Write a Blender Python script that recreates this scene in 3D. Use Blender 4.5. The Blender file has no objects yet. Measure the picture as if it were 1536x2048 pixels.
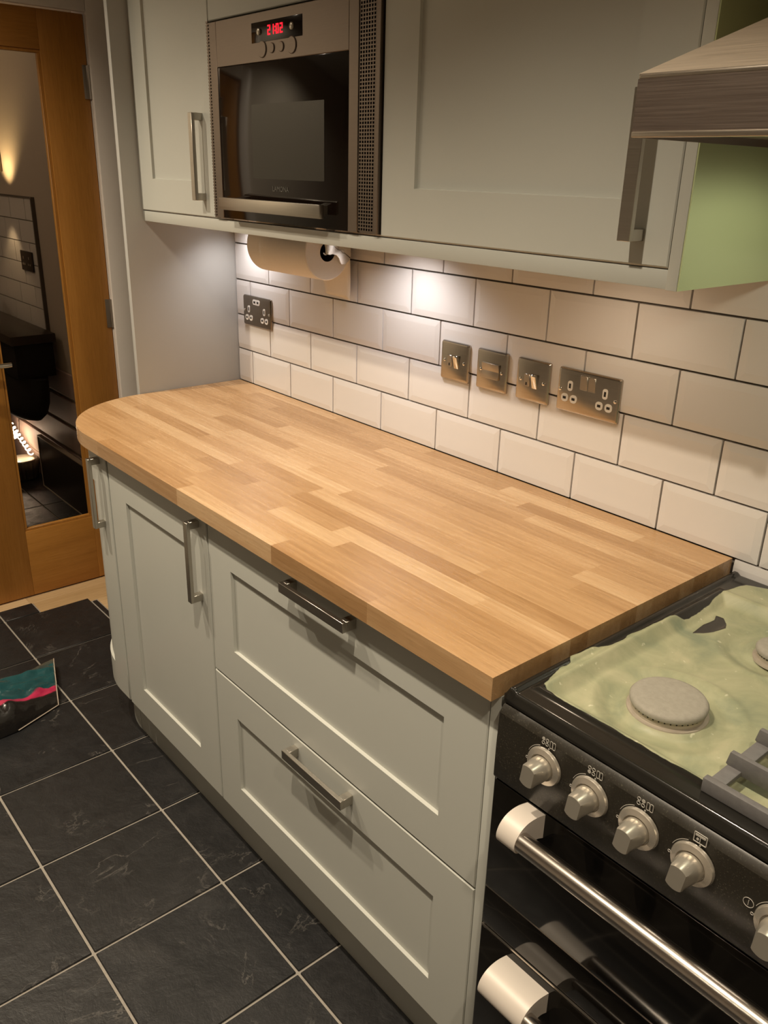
import bpy, bmesh, math, random
from mathutils import Vector, Matrix, noise
random.seed(7)
PI = math.pi
S = bpy.context.scene
C = S.collection

# ------------------------------------------------------------------ camera
cam = bpy.data.cameras.new('camera'); camo = bpy.data.objects.new('camera', cam); C.objects.link(camo)
right = Vector((0.64446289, 0.76424983, 0.02428524)); up = Vector((-0.30127747, 0.22460834, 0.92670545)); fwd = Vector((-0.70277982, 0.60454387, -0.37500299))
camo.matrix_world = Matrix(((right.x, up.x, -fwd.x, 2.2757), (right.y, up.y, -fwd.y, -1.357), (right.z, up.z, -fwd.z, 1.522), (0, 0, 0, 1)))
cam.sensor_fit = 'VERTICAL'; cam.sensor_height = 36; cam.lens = 1688.09 / 2048 * 36; cam.clip_start = 0.02
S.camera = camo
# ------------------------------------------------------------------ world, lights, exposure
w = bpy.data.worlds.new('world'); S.world = w; w.use_nodes = True
w.node_tree.nodes['Background'].inputs[0].default_value = (0.02, 0.018, 0.015, 1); w.node_tree.nodes['Background'].inputs[1].default_value = 0.5
vs = S.view_settings; vs.view_transform = 'Standard'; vs.look = 'None'; vs.exposure = 0.0; vs.gamma = 1; vs.use_curve_mapping = False
def lamp(name, kind, loc, power, col, target=None, size=0.03, cone=120, blend=0.6):
    l = bpy.data.lights.new(name, kind); l.energy = power; l.color = col; l.shadow_soft_size = size
    if kind == 'SPOT': l.spot_size = math.radians(cone); l.spot_blend = blend
    o = bpy.data.objects.new(name, l); C.objects.link(o); o.location = loc
    if target: o.rotation_euler = (Vector(target) - Vector(loc)).to_track_quat('-Z', 'Y').to_euler()
    return o
WARM = (1.0, 0.85, 0.645); COOL = (1.0, 0.95, 0.94)
for x, y, p, cone in ((1.5, -1.2, 98, 114), (0.45, -1.2, 66, 116), (2.55, -1.2, 52, 114), (-0.2, -1.3, 92, 142), (1.5, -2.3, 12, 114)):
    lamp('ceiling_downlight', 'SPOT', (x, y, 2.39), p, WARM, (x, y, 0), 0.022, cone, 0.75)
lamp('cabinet_and_fill_light', 'SPOT', (0.125, -0.085, 1.402), 4.2, COOL, (0.16, -0.05, 0.9), 0.025, 138, 0.9)
lamp('cabinet_and_fill_light', 'SPOT', (1.40, -0.20, 1.402), 2.4, (1.0, 0.80, 0.58), (1.42, -0.14, 0.9), 0.03, 160, 0.9)  # added fill with no known fitting, lifts the tiles on the right
lamp('cabinet_and_fill_light', 'SPOT', (0.83, -0.155, 1.402), 5.0, COOL, (0.83, -0.10, 0.9), 0.025, 136, 0.8)

# ------------------------------------------------------------------ helpers
ORG = {}
def setp(o, parent):
    if parent is not None: o.parent = parent
def org(p): return ORG.get(p.name, Vector((0, 0, 0))) if p is not None else Vector((0, 0, 0))
def link(name, me, m, parent=None, smooth=False):
    o = bpy.data.objects.new(name, me); C.objects.link(o); setp(o, parent)
    if m is not None:
        me.materials.clear()
        for k in (m if isinstance(m, (list, tuple)) else [m]): me.materials.append(k)
    if smooth:
        for p in me.polygons: p.use_smooth = True
    ORG[o.name] = org(parent)
    return o
def fin(name, bm, m, parent=None, smooth=False, auto=None):
    off = org(parent)
    if off.length: bmesh.ops.translate(bm, verts=bm.verts, vec=-off)
    bmesh.ops.recalc_face_normals(bm, faces=bm.faces)
    me = bpy.data.meshes.new(name); bm.to_mesh(me); bm.free()
    o = link(name, me, m, parent, smooth or auto is not None)
    if auto is not None: me.set_sharp_from_angle(angle=math.radians(auto))
    return o
def tag(o, label, cat=None, group=None, kind=None):
    if label: o['label'] = label
    if cat: o['category'] = cat
    if group: o['group'] = group
    if kind: o['kind'] = kind
    return o
def thing(name, loc, label, cat, group=None, kind=None):
    o = bpy.data.objects.new(name, None); C.objects.link(o); o.location = loc; o.empty_display_size = 0.05
    ORG[o.name] = Vector(loc)
    return tag(o, label, cat, group, kind)
def bx(bm, x0, x1, y0, y1, z0, z1, bev=0, seg=2):
    if x0 > x1: x0, x1 = x1, x0
    if y0 > y1: y0, y1 = y1, y0
    if z0 > z1: z0, z1 = z1, z0
    t = bmesh.new()
    v = [t.verts.new(p) for p in ((x0, y0, z0), (x1, y0, z0), (x1, y1, z0), (x0, y1, z0), (x0, y0, z1), (x1, y0, z1), (x1, y1, z1), (x0, y1, z1))]
    for f in ((0, 3, 2, 1), (4, 5, 6, 7), (0, 1, 5, 4), (1, 2, 6, 5), (2, 3, 7, 6), (3, 0, 4, 7)): t.faces.new([v[i] for i in f])
    if bev: bmesh.ops.bevel(t, geom=list(t.edges), offset=bev, segments=seg, profile=0.5, affect='EDGES')
    merge(bm, t)
def merge(bm, t, mat=None):
    if mat is not None: bmesh.ops.transform(t, matrix=mat, verts=t.verts)
    me = bpy.data.meshes.new('tmp'); t.to_mesh(me); t.free(); bm.from_mesh(me); bpy.data.meshes.remove(me)
def box(name, m, parent, x0, x1, y0, y1, z0, z1, bev=0.0015, seg=2):
    bm = bmesh.new(); bx(bm, x0, x1, y0, y1, z0, z1, bev, seg); return fin(name, bm, m, parent, auto=40 if bev else None)
def frame(axis):
    a = Vector(axis).normalized(); b = Vector((0, 0, 1)) if abs(a.z) < .9 else Vector((1, 0, 0))
    u = a.cross(b).normalized(); return a, u, a.cross(u).normalized()
def lathe(bm, base, axis, prof, n=32, cap=True):
    """prof: (radius, distance along axis)"""
    a, u, v = frame(axis); base = Vector(base); rings = []
    for r, h in prof:
        if r < 1e-6: rings.append([bm.verts.new(base + a * h)])
        else: rings.append([bm.verts.new(base + a * h + (u * math.cos(2 * PI * i / n) + v * math.sin(2 * PI * i / n)) * r) for i in range(n)])
    for A, B in zip(rings, rings[1:]):
        for i in range(n):
            j = (i + 1) % n
            q = [A[i % len(A)], A[j % len(A)], B[j % len(B)], B[i % len(B)]]
            q2 = []
            for x in q:
                if x not in q2: q2.append(x)
            if len(q2) > 2: bm.faces.new(q2)
    if cap:
        for R in (rings[0], rings[-1]):
            if len(R) > 2: bm.faces.new(R)
def tube(bm, pts, r, n=12, closed=False):
    pts = [Vector(p) for p in pts]; rings = []; pu = None
    for i, p in enumerate(pts):
        d = (pts[(i + 1) % len(pts)] - pts[i - 1]) if (closed or 0 < i < len(pts) - 1) else (pts[1] - p if i == 0 else p - pts[i - 1])
        d.normalize()
        if pu is None: _, pu, _ = frame(d)
        u = (pu - d * pu.dot(d)).normalized(); v = d.cross(u); pu = u
        rr = r[i] if isinstance(r, (list, tuple)) else r
        rings.append([bm.verts.new(p + (u * math.cos(2 * PI * k / n) + v * math.sin(2 * PI * k / n)) * rr) for k in range(n)])
    m = len(rings)
    for i in range(m if closed else m - 1):
        A, B = rings[i], rings[(i + 1) % m]
        for k in range(n): bm.faces.new([A[k], A[(k + 1) % n], B[(k + 1) % n], B[k]])
    if not closed: bm.faces.new(rings[0]); bm.faces.new(rings[-1])
def prism(bm, poly, axis, a0, a1, bev=0):
    """poly: 2-D points in the plane normal to axis ('x': (y,z), 'y': (x,z), 'z': (x,y))"""
    def P(p, a): return {'x': (a, p[0], p[1]), 'y': (p[0], a, p[1]), 'z': (p[0], p[1], a)}[axis]
    t = bmesh.new()
    A = [t.verts.new(P(p, a0)) for p in poly]; B = [t.verts.new(P(p, a1)) for p in poly]; n = len(poly)
    t.faces.new(A); t.faces.new(B)
    for i in range(n): t.faces.new([A[i], A[(i + 1) % n], B[(i + 1) % n], B[i]])
    bmesh.ops.recalc_face_normals(t, faces=t.faces)
    if bev: bmesh.ops.bevel(t, geom=list(t.edges), offset=bev, segments=2, profile=0.5, affect='EDGES')
    merge(bm, t)
def rrect(cx, cz, w, h, r, n=5):
    out = []
    for sx, sz, a0 in ((1, 1, 0), (-1, 1, 90), (-1, -1, 180), (1, -1, 270)):
        for i in range(n + 1):
            a = math.radians(a0 + 90 * i / n); out.append((cx + sx * (w / 2 - r) + r * math.cos(a), cz + sz * (h / 2 - r) + r * math.sin(a)))
    return out
def sm(a, b, x):
    t = max(0.0, min(1.0, (x - a) / (b - a))); return t * t * (3 - 2 * t)

# ------------------------------------------------------------------ materials
class NT:
    def __init__(s, name):
        s.m = bpy.data.materials.new(name); s.m.use_nodes = True; s.t = s.m.node_tree; s.b = s.t.nodes['Principled BSDF']
    def n(s, typ, **kw):
        k = s.t.nodes.new(typ)
        for a, v in kw.items(): setattr(k, a, v)
        return k
    def l(s, a, b): s.t.links.new(a, b)
    def ramp(s, fac, stops):
        r = s.n('ShaderNodeValToRGB'); e = r.color_ramp.elements
        while len(e) < len(stops): e.new(0.5)
        for k, (p, c) in zip(e, stops): k.position = p; k.color = (c[0], c[1], c[2], 1) if not isinstance(c, (int, float)) else (c, c, c, 1)
        s.l(fac, r.inputs[0]); return r.outputs[0]
    def coords(s, scale=(1, 1, 1), kind='Object', loc=(0, 0, 0)):
        tc = s.n('ShaderNodeTexCoord'); mp = s.n('ShaderNodeMapping'); mp.inputs['Scale'].default_value = scale; mp.inputs['Location'].default_value = loc
        s.l(tc.outputs[kind], mp.inputs[0]); return mp.outputs[0]
    def noise(s, vec, scale, detail=4, rough=.55, dist=0):
        k = s.n('ShaderNodeTexNoise'); k.inputs['Scale'].default_value = scale; k.inputs['Detail'].default_value = detail; k.inputs['Roughness'].default_value = rough; k.inputs['Distortion'].default_value = dist
        s.l(vec, k.inputs['Vector']); return k.outputs['Fac']
    def math(s, op, a, b=0.0, c=None):
        k = s.n('ShaderNodeMath', operation=op)
        for i, x in enumerate((a, b) if c is None else (a, b, c)):
            if isinstance(x, (int, float)): k.inputs[i].default_value = x
            else: s.l(x, k.inputs[i])
        return k.outputs[0]
    def mix(s, f, a, b, mode='MIX'):
        k = s.n('ShaderNodeMix', data_type='RGBA', blend_type=mode)
        for i, x in ((0, f), (6, a), (7, b)):
            if isinstance(x, (int, float)): k.inputs[i].default_value = x
            elif isinstance(x, tuple): k.inputs[i].default_value = (x[0], x[1], x[2], 1)
            else: s.l(x, k.inputs[i])
        return k.outputs[2]
    def bump(s, h, strength=.2, dist=.002):
        k = s.n('ShaderNodeBump'); k.inputs['Strength'].default_value = strength; k.inputs['Distance'].default_value = dist
        s.l(h, k.inputs['Height']); s.l(k.outputs[0], s.b.inputs['Normal'])
    def set(s, **kw):
        for k, v in kw.items():
            i = s.b.inputs[k.replace('_', ' ')]
            if hasattr(v, 'is_linked'): s.l(v, i)
            else: i.default_value = (v[0], v[1], v[2], 1) if isinstance(v, tuple) else v
        return s.m
def plain(name, col, rough=.5, metal=0.0, var=.06, nscale=30, bump=0.0, **kw):
    """one colour with a little procedural mottling"""
    s = NT(name); v = s.coords(); f = s.noise(v, nscale, 3)
    lo = tuple(c * (1 - var) for c in col); hi = tuple(min(1, c * (1 + var)) for c in col)
    s.set(Base_Color=s.mix(f, lo, hi), Metallic=metal, Roughness=rough, **kw)
    if bump: s.bump(s.noise(v, nscale * 6, 2), bump, .0006)
    return s.m
M = {}
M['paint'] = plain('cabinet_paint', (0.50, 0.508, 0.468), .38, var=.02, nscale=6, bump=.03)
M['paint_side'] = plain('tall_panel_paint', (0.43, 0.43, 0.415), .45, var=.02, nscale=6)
M['carcass'] = plain('carcass_board', (0.6, 0.57, 0.5), .5)
M['green'] = plain('green_panel_paint', (0.46, 0.52, 0.29), .35, var=.03, nscale=5)
M['tile'] = plain('glazed_tile', (0.74, 0.715, 0.70), .12, var=.015, nscale=9, Coat_Weight=.3)
M['grout'] = plain('grey_grout', (0.16, 0.135, 0.11), .9, var=.15, nscale=120)
M['wallp'] = plain('wall_paint', (0.62, 0.57, 0.49), .85, var=.03, bump=.05)
M['wallf'] = plain('opposite_wall_paint', (0.34, 0.30, 0.26), .85, var=.03)
M['wallu'] = plain('hall_paint', (0.50, 0.43, 0.36), .85, var=.04, bump=.05)
M['ceil'] = plain('ceiling_paint', (0.78, 0.75, 0.7), .9, var=.02)
M['white'] = plain('white_gloss_paint', (0.80, 0.75, 0.70), .35, var=.03)
M['dark'] = plain('dark_gap', (0.012, 0.010, 0.008), .7)
M['black'] = plain('black_enamel', (0.012, 0.011, 0.009), .16, var=.3, nscale=60)
M['blackglass'] = plain('black_glass', (0.006, 0.005, 0.004), .09, var=.3, Specular_IOR_Level=.3)
M['mwglass'] = plain('microwave_glass', (0.009, 0.0055, 0.004), .08, var=.2, Specular_IOR_Level=.28)
M['mwwin'] = plain('microwave_window', (0.016, 0.014, 0.0095), .12, var=.2, nscale=300, Specular_IOR_Level=.28)
M['chrome'] = plain('chrome', (0.78, 0.76, 0.72), .08, 1.0, var=.02)
M['silver'] = plain('silver_plastic', (0.50, 0.465, 0.40), .28, .6, var=.03)
M['bezel'] = plain('satin_bezel', (0.66, 0.61, 0.53), .27, .75, var=.03)
M['barchrome'] = plain('satin_chrome_bar', (0.62, 0.575, 0.53), .22, 1.0, var=.02)
M['satin'] = plain('satin_cap', (0.66, 0.60, 0.54), .42, .1, var=.03)
M['whitepl'] = plain('white_plastic', (0.8, 0.77, 0.72), .35, var=.02)
M['hole'] = plain('socket_hole', (0.01, 0.009, 0.008), .6)
M['paper'] = plain('kitchen_paper', (0.80, 0.74, 0.66), .95, var=.03, nscale=80, bump=.3)
M['card'] = plain('cardboard_core', (0.05, 0.035, 0.025), .9)
M['iron'] = plain('cast_iron', (0.15, 0.145, 0.145), .55, .2, var=.2, nscale=150, bump=.2)
M['burner'] = plain('burner_cap', (0.30, 0.28, 0.235), .75, .1, var=.2, nscale=120, bump=.35)
M['burnring'] = plain('burner_ring', (0.42, 0.37, 0.30), .5, .4, var=.12, nscale=90)
M['print'] = plain('panel_print', (0.42, 0.40, 0.36), .5, var=.02)
M['pale'] = plain('pale_edge', (0.5, 0.42, 0.34), .5)
M['darkwood'] = plain('dark_counter', (0.03, 0.02, 0.012), .3, var=.3, nscale=20)
M['darkcloth'] = plain('dark_fabric', (0.012, 0.009, 0.007), .8, var=.3)
M['planks'] = plain('pale_boards', (0.42, 0.30, 0.27), .6, var=.06)
def brushed(name, col, rough=.3, along='x'):
    s = NT(name); sc = {'x': (4, 300, 300), 'z': (300, 300, 4)}[along]
    f = s.noise(s.coords(sc), 3, 3); s.set(Base_Color=s.mix(f, tuple(c * .86 for c in col), tuple(c * 1.1 for c in col)), Metallic=1.0, Roughness=s.ramp(f, ((0, rough * .8), (1, rough * 1.3)))); s.bump(f, .04, .0005)
    return s.m
M['steel'] = brushed('brushed_steel', (0.50, 0.45, 0.39), .30)
M['mwsteel'] = brushed('microwave_steel', (0.20, 0.165, 0.14), .36)
M['plate'] = brushed('polished_plate_steel', (0.50, 0.45, 0.39), .19)
M['smoke'] = brushed('dark_chrome', (0.26, 0.22, 0.18), .16)
M['steelz'] = brushed('brushed_steel_vertical', (0.50, 0.46, 0.41), .32, 'z')
M['hoodsteel'] = brushed('hood_steel', (0.27, 0.22, 0.19), .40)
M['hoodsteel_lit'] = brushed('hood_steel_lit_slope', (0.80, 0.70, 0.58), .58)  # lit copy of the hood steel; ceiling's reflected brightness put into the colour
M['handle'] = brushed('nickel_handle', (0.47, 0.44, 0.39), .3)
def red_led():
    s = NT('red_display'); s.set(Base_Color=(0.3, 0, 0), Emission_Color=(1.0, 0.006, 0.02), Emission_Strength=2.2); return s.m
M['led'] = red_led()
def warm_led():
    s = NT('warm_string_light'); s.set(Base_Color=(1, .8, .6), Emission_Color=(1.0, 0.72, 0.45), Emission_Strength=14.0); return s.m
M['string'] = warm_led()
def oak(name, c0, c1, c2, along='x', rough=.32, per_obj=True, gs=1.0, bump=.06):
    s = NT(name)
    oi = s.n('ShaderNodeObjectInfo'); tc = s.n('ShaderNodeTexCoord')
    off = s.n('ShaderNodeVectorMath', operation='SCALE'); comb = s.n('ShaderNodeCombineXYZ')
    for i in range(3): s.l(oi.outputs['Random'], comb.inputs[i])
    s.l(comb.outputs[0], off.inputs[0]); off.inputs['Scale'].default_value = 17.3
    add = s.n('ShaderNodeVectorMath', operation='ADD'); s.l(tc.outputs['Object'], add.inputs[0]); s.l(off.outputs[0], add.inputs[1])
    def mp(sc):
        k = s.n('ShaderNodeMapping'); k.inputs['Scale'].default_value = sc if along == 'x' else ((sc[1], sc[0], sc[2]) if along == 'y' else (sc[1], sc[2], sc[0])); s.l(add.outputs[0], k.inputs[0]); return k.outputs[0]
    grain = s.noise(mp((3 * gs, 60 * gs, 60 * gs)), 2.2, 6, .65, .4)
    broad = s.noise(mp((1.1, 9, 9)), 1.6, 3, .5, .8)
    wv = s.n('ShaderNodeTexWave', wave_type='BANDS', bands_direction='Y' if along == 'x' else 'X'); s.l(mp((.9, 8, 8)), wv.inputs[0])
    wv.inputs['Scale'].default_value = 2.6; wv.inputs['Distortion'].default_value = 7.0; wv.inputs['Detail'].default_value = 2.0; wv.inputs['Detail Scale'].default_value = .55
    pores = s.noise(mp((14 * gs, 420 * gs, 420 * gs)), 1.5, 2, .5)
    f = s.math('MULTIPLY_ADD', grain, .46, s.math('MULTIPLY_ADD', broad, .42, s.math('MULTIPLY', wv.outputs['Fac'], .05)))
    if per_obj: f = s.math('ADD', f, s.math('MULTIPLY_ADD', oi.outputs['Random'], .34, -.17))
    col = s.ramp(f, ((.22, c0), (.5, c1), (.78, c2)))
    pm = s.ramp(pores, ((.30, .82), (.44, 1.0)))
    s.set(Base_Color=s.mix(1.0, col, pm, 'MULTIPLY'), Roughness=s.ramp(grain, ((.2, rough * 1.25), (.8, rough * .85))))
    s.bump(grain, bump, .0008)
    return s.m
M['worktop'] = oak('oak_staves', (0.335, 0.185, 0.078), (0.465, 0.285, 0.14), (0.61, 0.425, 0.245), 'x', .27)
M['dooroakz'] = oak('oak_door_stile', (0.31, 0.125, 0.020), (0.41, 0.18, 0.032), (0.50, 0.235, 0.052), 'z', .4, False)
M['dooroaky'] = oak('oak_door_rail', (0.31, 0.125, 0.020), (0.41, 0.18, 0.032), (0.50, 0.235, 0.052), 'y', .4, False)
M['floorwood'] = oak('pale_floor_boards', (0.44, 0.29, 0.14), (0.56, 0.39, 0.21), (0.66, 0.48, 0.28), 'y', .45, True)
def slate():
    s = NT('slate_tile'); oi = s.n('ShaderNodeObjectInfo'); tc = s.n('ShaderNodeTexCoord'); ge = s.n('ShaderNodeNewGeometry')
    comb = s.n('ShaderNodeCombineXYZ')
    for i in range(3): s.l(oi.outputs['Random'], comb.inputs[i])
    sc = s.n('ShaderNodeVectorMath', operation='SCALE'); s.l(comb.outputs[0], sc.inputs[0]); sc.inputs['Scale'].default_value = 31
    ad = s.n('ShaderNodeVectorMath', operation='ADD'); s.l(ge.outputs['Position'], ad.inputs[0]); s.l(sc.outputs[0], ad.inputs[1]); v = ad.outputs[0]
    a = s.noise(v, 5, 6, .6, .6); b = s.noise(v, 26, 6, .7, .3); c = s.noise(v, 3.2, 8, .62, 1.8); d = s.noise(v, 9, 4, .5)
    base = s.ramp(a, ((.3, (0.005, 0.0058, 0.0070)), (.55, (0.0105, 0.011, 0.0125)), (.78, (0.034, 0.033, 0.033))))
    base = s.mix(s.math('MULTIPLY', b, .4), base, (0.028, 0.026, 0.025))
    vein = s.ramp(s.math('ABSOLUTE', s.math('SUBTRACT', c, .5)), ((0, 1.0), (.011, .0)))
    patch = s.ramp(d, ((.49, 0), (.62, 1)))
    base = s.mix(s.math('MULTIPLY', s.math('MULTIPLY', vein, patch), .38), base, (0.26, 0.24, 0.22))
    base = s.mix(s.math('MULTIPLY', oi.outputs['Random'], .3), base, (0.026, 0.023, 0.021))
    s.set(Base_Color=base, Roughness=s.ramp(b, ((.2, .34), (.8, .56))), Specular_IOR_Level=.38)
    s.bump(s.math('ADD', s.math('MULTIPLY', a, .9), s.math('MULTIPLY', b, .35)), .6, .008)
    return s.m
M['slate'] = slate()
def floor_grout():
    return plain('floor_grout', (0.33, 0.30, 0.26), .9, var=.2, nscale=90)
M['fgrout'] = floor_grout()
def glass():
    s = NT('door_glass'); s.set(Base_Color=(0.93, 0.95, 0.93), Roughness=.02, Transmission_Weight=1.0, IOR=1.06); return s.m
M['glass'] = glass()
def hobmat():
    s = NT('hob_enamel_and_paste'); at = s.n('ShaderNodeAttribute', attribute_name='paste'); v = s.coords()
    f = s.ramp(at.outputs['Fac'], ((.495, 0), (.505, 1)))
    n1 = s.noise(v, 14, 5, .6, .6); n2 = s.noise(v, 120, 4, .6)
    pc = s.ramp(n1, ((.3, (0.19, 0.22, 0.145)), (.5, (0.295, 0.305, 0.19)), (.72, (0.40, 0.385, 0.25))))
    spk = s.ramp(s.noise(v, 75, 2, .5), ((.70, 0), (.76, 1))); pc = s.mix(s.math('MULTIPLY', spk, .5), pc, (0.66, 0.64, 0.48))
    s.set(Base_Color=s.mix(f, (0.014, 0.013, 0.011), pc), Roughness=s.mix(f, (.14, .14, .14), (.42, .42, .42)))
    s.bump(s.math('MULTIPLY', s.math('ADD', n1, s.math('MULTIPLY', n2, .25)), f), .25, .004)
    return s.m
M['hob'] = hobmat()
def panelmat():
    s = NT('control_panel_enamel'); v = s.coords(); sp = s.ramp(s.noise(v, 500, 2, .5), ((.60, 0), (.72, 1))); sm_ = s.noise(v, 9, 4, .6)
    s.set(Base_Color=s.mix(s.math('MULTIPLY', sp, s.math('MULTIPLY', sm_, .45)), (0.022, 0.019, 0.014), (0.22, 0.20, 0.15)), Roughness=s.ramp(sm_, ((.3, .2), (.7, .42))))
    return s.m
M['panel'] = panelmat()
def bagmat():
    s = NT('printed_plastic'); at = s.n('ShaderNodeAttribute', attribute_name='across'); v = s.coords(); n = s.noise(v, 14, 3, .5)
    x = s.math('ADD', at.outputs['Fac'], s.math('MULTIPLY_ADD', n, .10, -.05))
    col = s.ramp(x, ((.05, (0.07, 0.085, 0.075)), (.22, (0.018, 0.085, 0.095)), (.70, (0.012, 0.065, 0.072)), (.725, (0.55, 0.03, 0.10)), (.79, (0.50, 0.03, 0.09)), (.815, (0.014, 0.012, 0.011))))
    s.set(Base_Color=col, Roughness=.14, Coat_Weight=.5); s.bump(s.noise(v, 22, 4, .55, .8), .3, .012); return s.m
M['bag'] = bagmat()

# ------------------------------------------------------------------ setting
STR = 'structure'
CEIL = 2.40
# floor: grout bed with one object per slate tile
fl = box('floor', M['fgrout'], None, -3.2, 3.4, -2.8, 0.6, -0.06, -0.004, 0); tag(fl, 'slate tiled kitchen floor with pale grout lines', None, None, STR)
GX, GY, GS, GW = 0.324, -0.66, 0.3035, 0.006
def tilemesh(name, x0, x1, y0, y1, z0, z1, bev, parent, m):
    return box(name, m, parent, x0, x1, y0, y1, z0, z1, bev, 1)
full = None
def floor_tile(x0, x1, y0, y1):
    global full
    whole = abs(x1 - x0 - GS + GW) < 1e-4 and abs(y1 - y0 - GS + GW) < 1e-4
    if whole and full is not None:
        o = bpy.data.objects.new('floor_tile', full); C.objects.link(o); o.parent = fl; o.location = ((x0 + x1) / 2, (y0 + y1) / 2, 0); return
    bm = bmesh.new(); hx, hy = (x1 - x0) / 2, (y1 - y0) / 2
    bx(bm, -hx, hx, -hy, hy, -0.012, 0.0, .0015, 1)
    o = fin('floor_tile', bm, M['slate'], fl, auto=40); o.location = ((x0 + x1) / 2, (y0 + y1) / 2, 0)
    if whole: full = o.data
for i in range(-3, 7):
    for j in range(-6, 2):
        x0, x1 = GX + (i - 1) * GS + GW / 2, GX + i * GS - GW / 2
        y0, y1 = GY + j * GS + GW / 2, GY + (j + 1) * GS - GW / 2
        if x1 > 2.3 or y0 < -2.5: continue
        if y0 > -.4:
            if x0 < -.3: y1 = min(y1, -.337)
            elif x1 > 0.0: continue
            if x0 < -.6: continue
            if x0 < -.5: x0 = -.552
        elif False: pass
        if i == -3:
            if y0 > -.7: y1 = -.537
            if y0 > -.4: continue
            x0 = -.672
        floor_tile(x0, x1, y0, y1)
for x0, x1, y0, y1 in ((-.90, -.785, -1.4, -.70), (-.784, -.676, -1.4, -.76), (-.90, -.785, -.699, -.2), (-.784, -.676, -.759, -.541), (-.784, -.6725, -.5405, -.24), (-.672, -.5605, -.5325, -.12), (-.784, -.6725, -.2395, -.02), (-.90, -.785, -.1995, -.02), (-.672, -.5605, -.1195, -.02), (-.560, -.47, -.3325, -.02), (-.4695, -.36, -.3325, -.02), (-.3595, -.29, -.3325, -.02)):
    box('floor_board', M['floorwood'], fl, x0, x1, y0, y1, -.02, -.0025, .0006, 1)
# floor tiles of the room beyond the door
for x0, x1 in ((-2.62, -2.20), (-2.195, -1.62), (-1.615, -1.10), (-1.095, -.905)):
    for y0, y1 in ((-.72, -.162), (-.156, -.002)):
        bm = bmesh.new(); bx(bm, x0, x1, y0, y1, -.012, 0, .0015, 1); fin('floor_tile', bm, M['slate'], fl, auto=40)

# back wall with metro tiles
wb = box('wall_back', M['grout'], None, -0.72, 3.4, 0.0, 0.12, 0, CEIL, 0); tag(wb, 'kitchen wall behind the worktop clad in white metro tiles', None, None, STR)
PXT, A0, Z0 = 0.2025, 0.077, 0.905
GAP = 0.0040
tcache = {}
def wall_tile(parent, x0, x1, z0, z1, full_bevel=(1, 1, 1, 1), y=0.0, m='tile', th=.009):
    w_, h_ = x1 - x0, z1 - z0; key = (round(w_, 4), round(h_, 4), full_bevel)
    if key not in tcache:
        bm = bmesh.new(); b = .014; e = .0076
        L = -w_ / 2; R = w_ / 2; Bm = -h_ / 2; T = h_ / 2
        iL, iR, iB, iT = L + b * full_bevel[0], R - b * full_bevel[1], Bm + b * full_bevel[2], T - b * full_bevel[3]
        def ring(a, b_, c, d, yy): return [bm.verts.new(p) for p in ((a, yy, c), (b_, yy, c), (b_, yy, d), (a, yy, d))]
        r0 = ring(L, R, Bm, T, 0.001); r1 = ring(L, R, Bm, T, -e); r2 = ring(iL, iR, iB, iT, -th)
        for a, b_ in ((r0, r1), (r1, r2)):
            for i in range(4): bm.faces.new([a[i], a[(i + 1) % 4], b_[(i + 1) % 4], b_[i]])
        bm.faces.new(r2)
        bmesh.ops.recalc_face_normals(bm, faces=bm.faces)
        me = bpy.data.meshes.new('wall_tile'); bm.to_mesh(me); bm.free(); me.materials.append(M[m]); tcache[key] = me
    o = bpy.data.objects.new('wall_tile', tcache[key]); C.objects.link(o); o.parent = parent; o.location = ((x0 + x1) / 2, y, (z0 + z1) / 2)
    o.rotation_euler = (random.uniform(-.0015, .0015), 0, random.uniform(-.001, .001))
rows = [(-1, Z0 - .103, Z0), (0, Z0, Z0 + .100)] + [(k, Z0 + .100 + (k - 1) * .103, Z0 + .100 + k * .103) for k in range(1, 6)]
for k, z0, z1 in rows:
    sh = A0 if k % 2 == 0 else A0 + PXT / 2 - PXT
    for n in range(-1, 13):
        x0, x1 = sh + n * PXT, sh + (n + 1) * PXT
        if x1 <= .004 or x0 > 2.4: continue
        fb = [1, 1, 1, 1]
        if x0 < 0: x0 = -GAP / 2 + .002; fb[0] = 0
        if k < 0:
            if x1 < 1.66: continue
            if x0 < 1.654: x0 = 1.654; fb[0] = 0
        if x1 - x0 < .03: fb = [0, 0, 1, 1]
        if k >= 4 and x0 < 1.62 and z0 > 1.405: continue
        wall_tile(wb, x0 + GAP / 2, x1 - GAP / 2, z0 + GAP / 2, z1 - GAP / 2, tuple(fb))

# door wall with opening
wl = thing('wall_left', (-.72, 0, 0), 'painted wall around the oak door', None, None, STR)
box('wall_piece', M['wallp'], wl, -.82, -.72, -.085, .12, 0, CEIL, 0)
box('wall_piece', M['wallp'], wl, -.82, -.72, -2.8, -.69, 0, CEIL, 0)
box('wall_piece', M['wallp'], wl, -.82, -.72, -.69, -.085, 1.985, CEIL, 0)
tag(box('wall_right', M['wallp'], None, 3.4, 3.5, -2.8, .12, 0, CEIL, 0), 'far right kitchen wall', None, None, STR)
tag(box('wall_front', M['wallf'], None, -3.2, 3.5, -2.9, -2.8, 0, CEIL, 0), 'kitchen wall opposite the worktop', None, None, STR)
tag(box('ceiling', M['ceil'], None, -3.3, 3.5, -2.9, .7, CEIL, CEIL + .08, 0), 'pale kitchen ceiling', None, None, STR)
tag(box('wall_hall_end', M['wallu'], None, -3.3, -3.2, -2.9, .7, 0, CEIL, 0), 'end wall of the room beyond the door', None, None, STR)
wu = box('wall_hall', M['wallu'], None, -3.2, -.82, .0, .1, 0, CEIL, 0); tag(wu, 'wall of the room seen through the door glass', None, None, STR)
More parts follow.
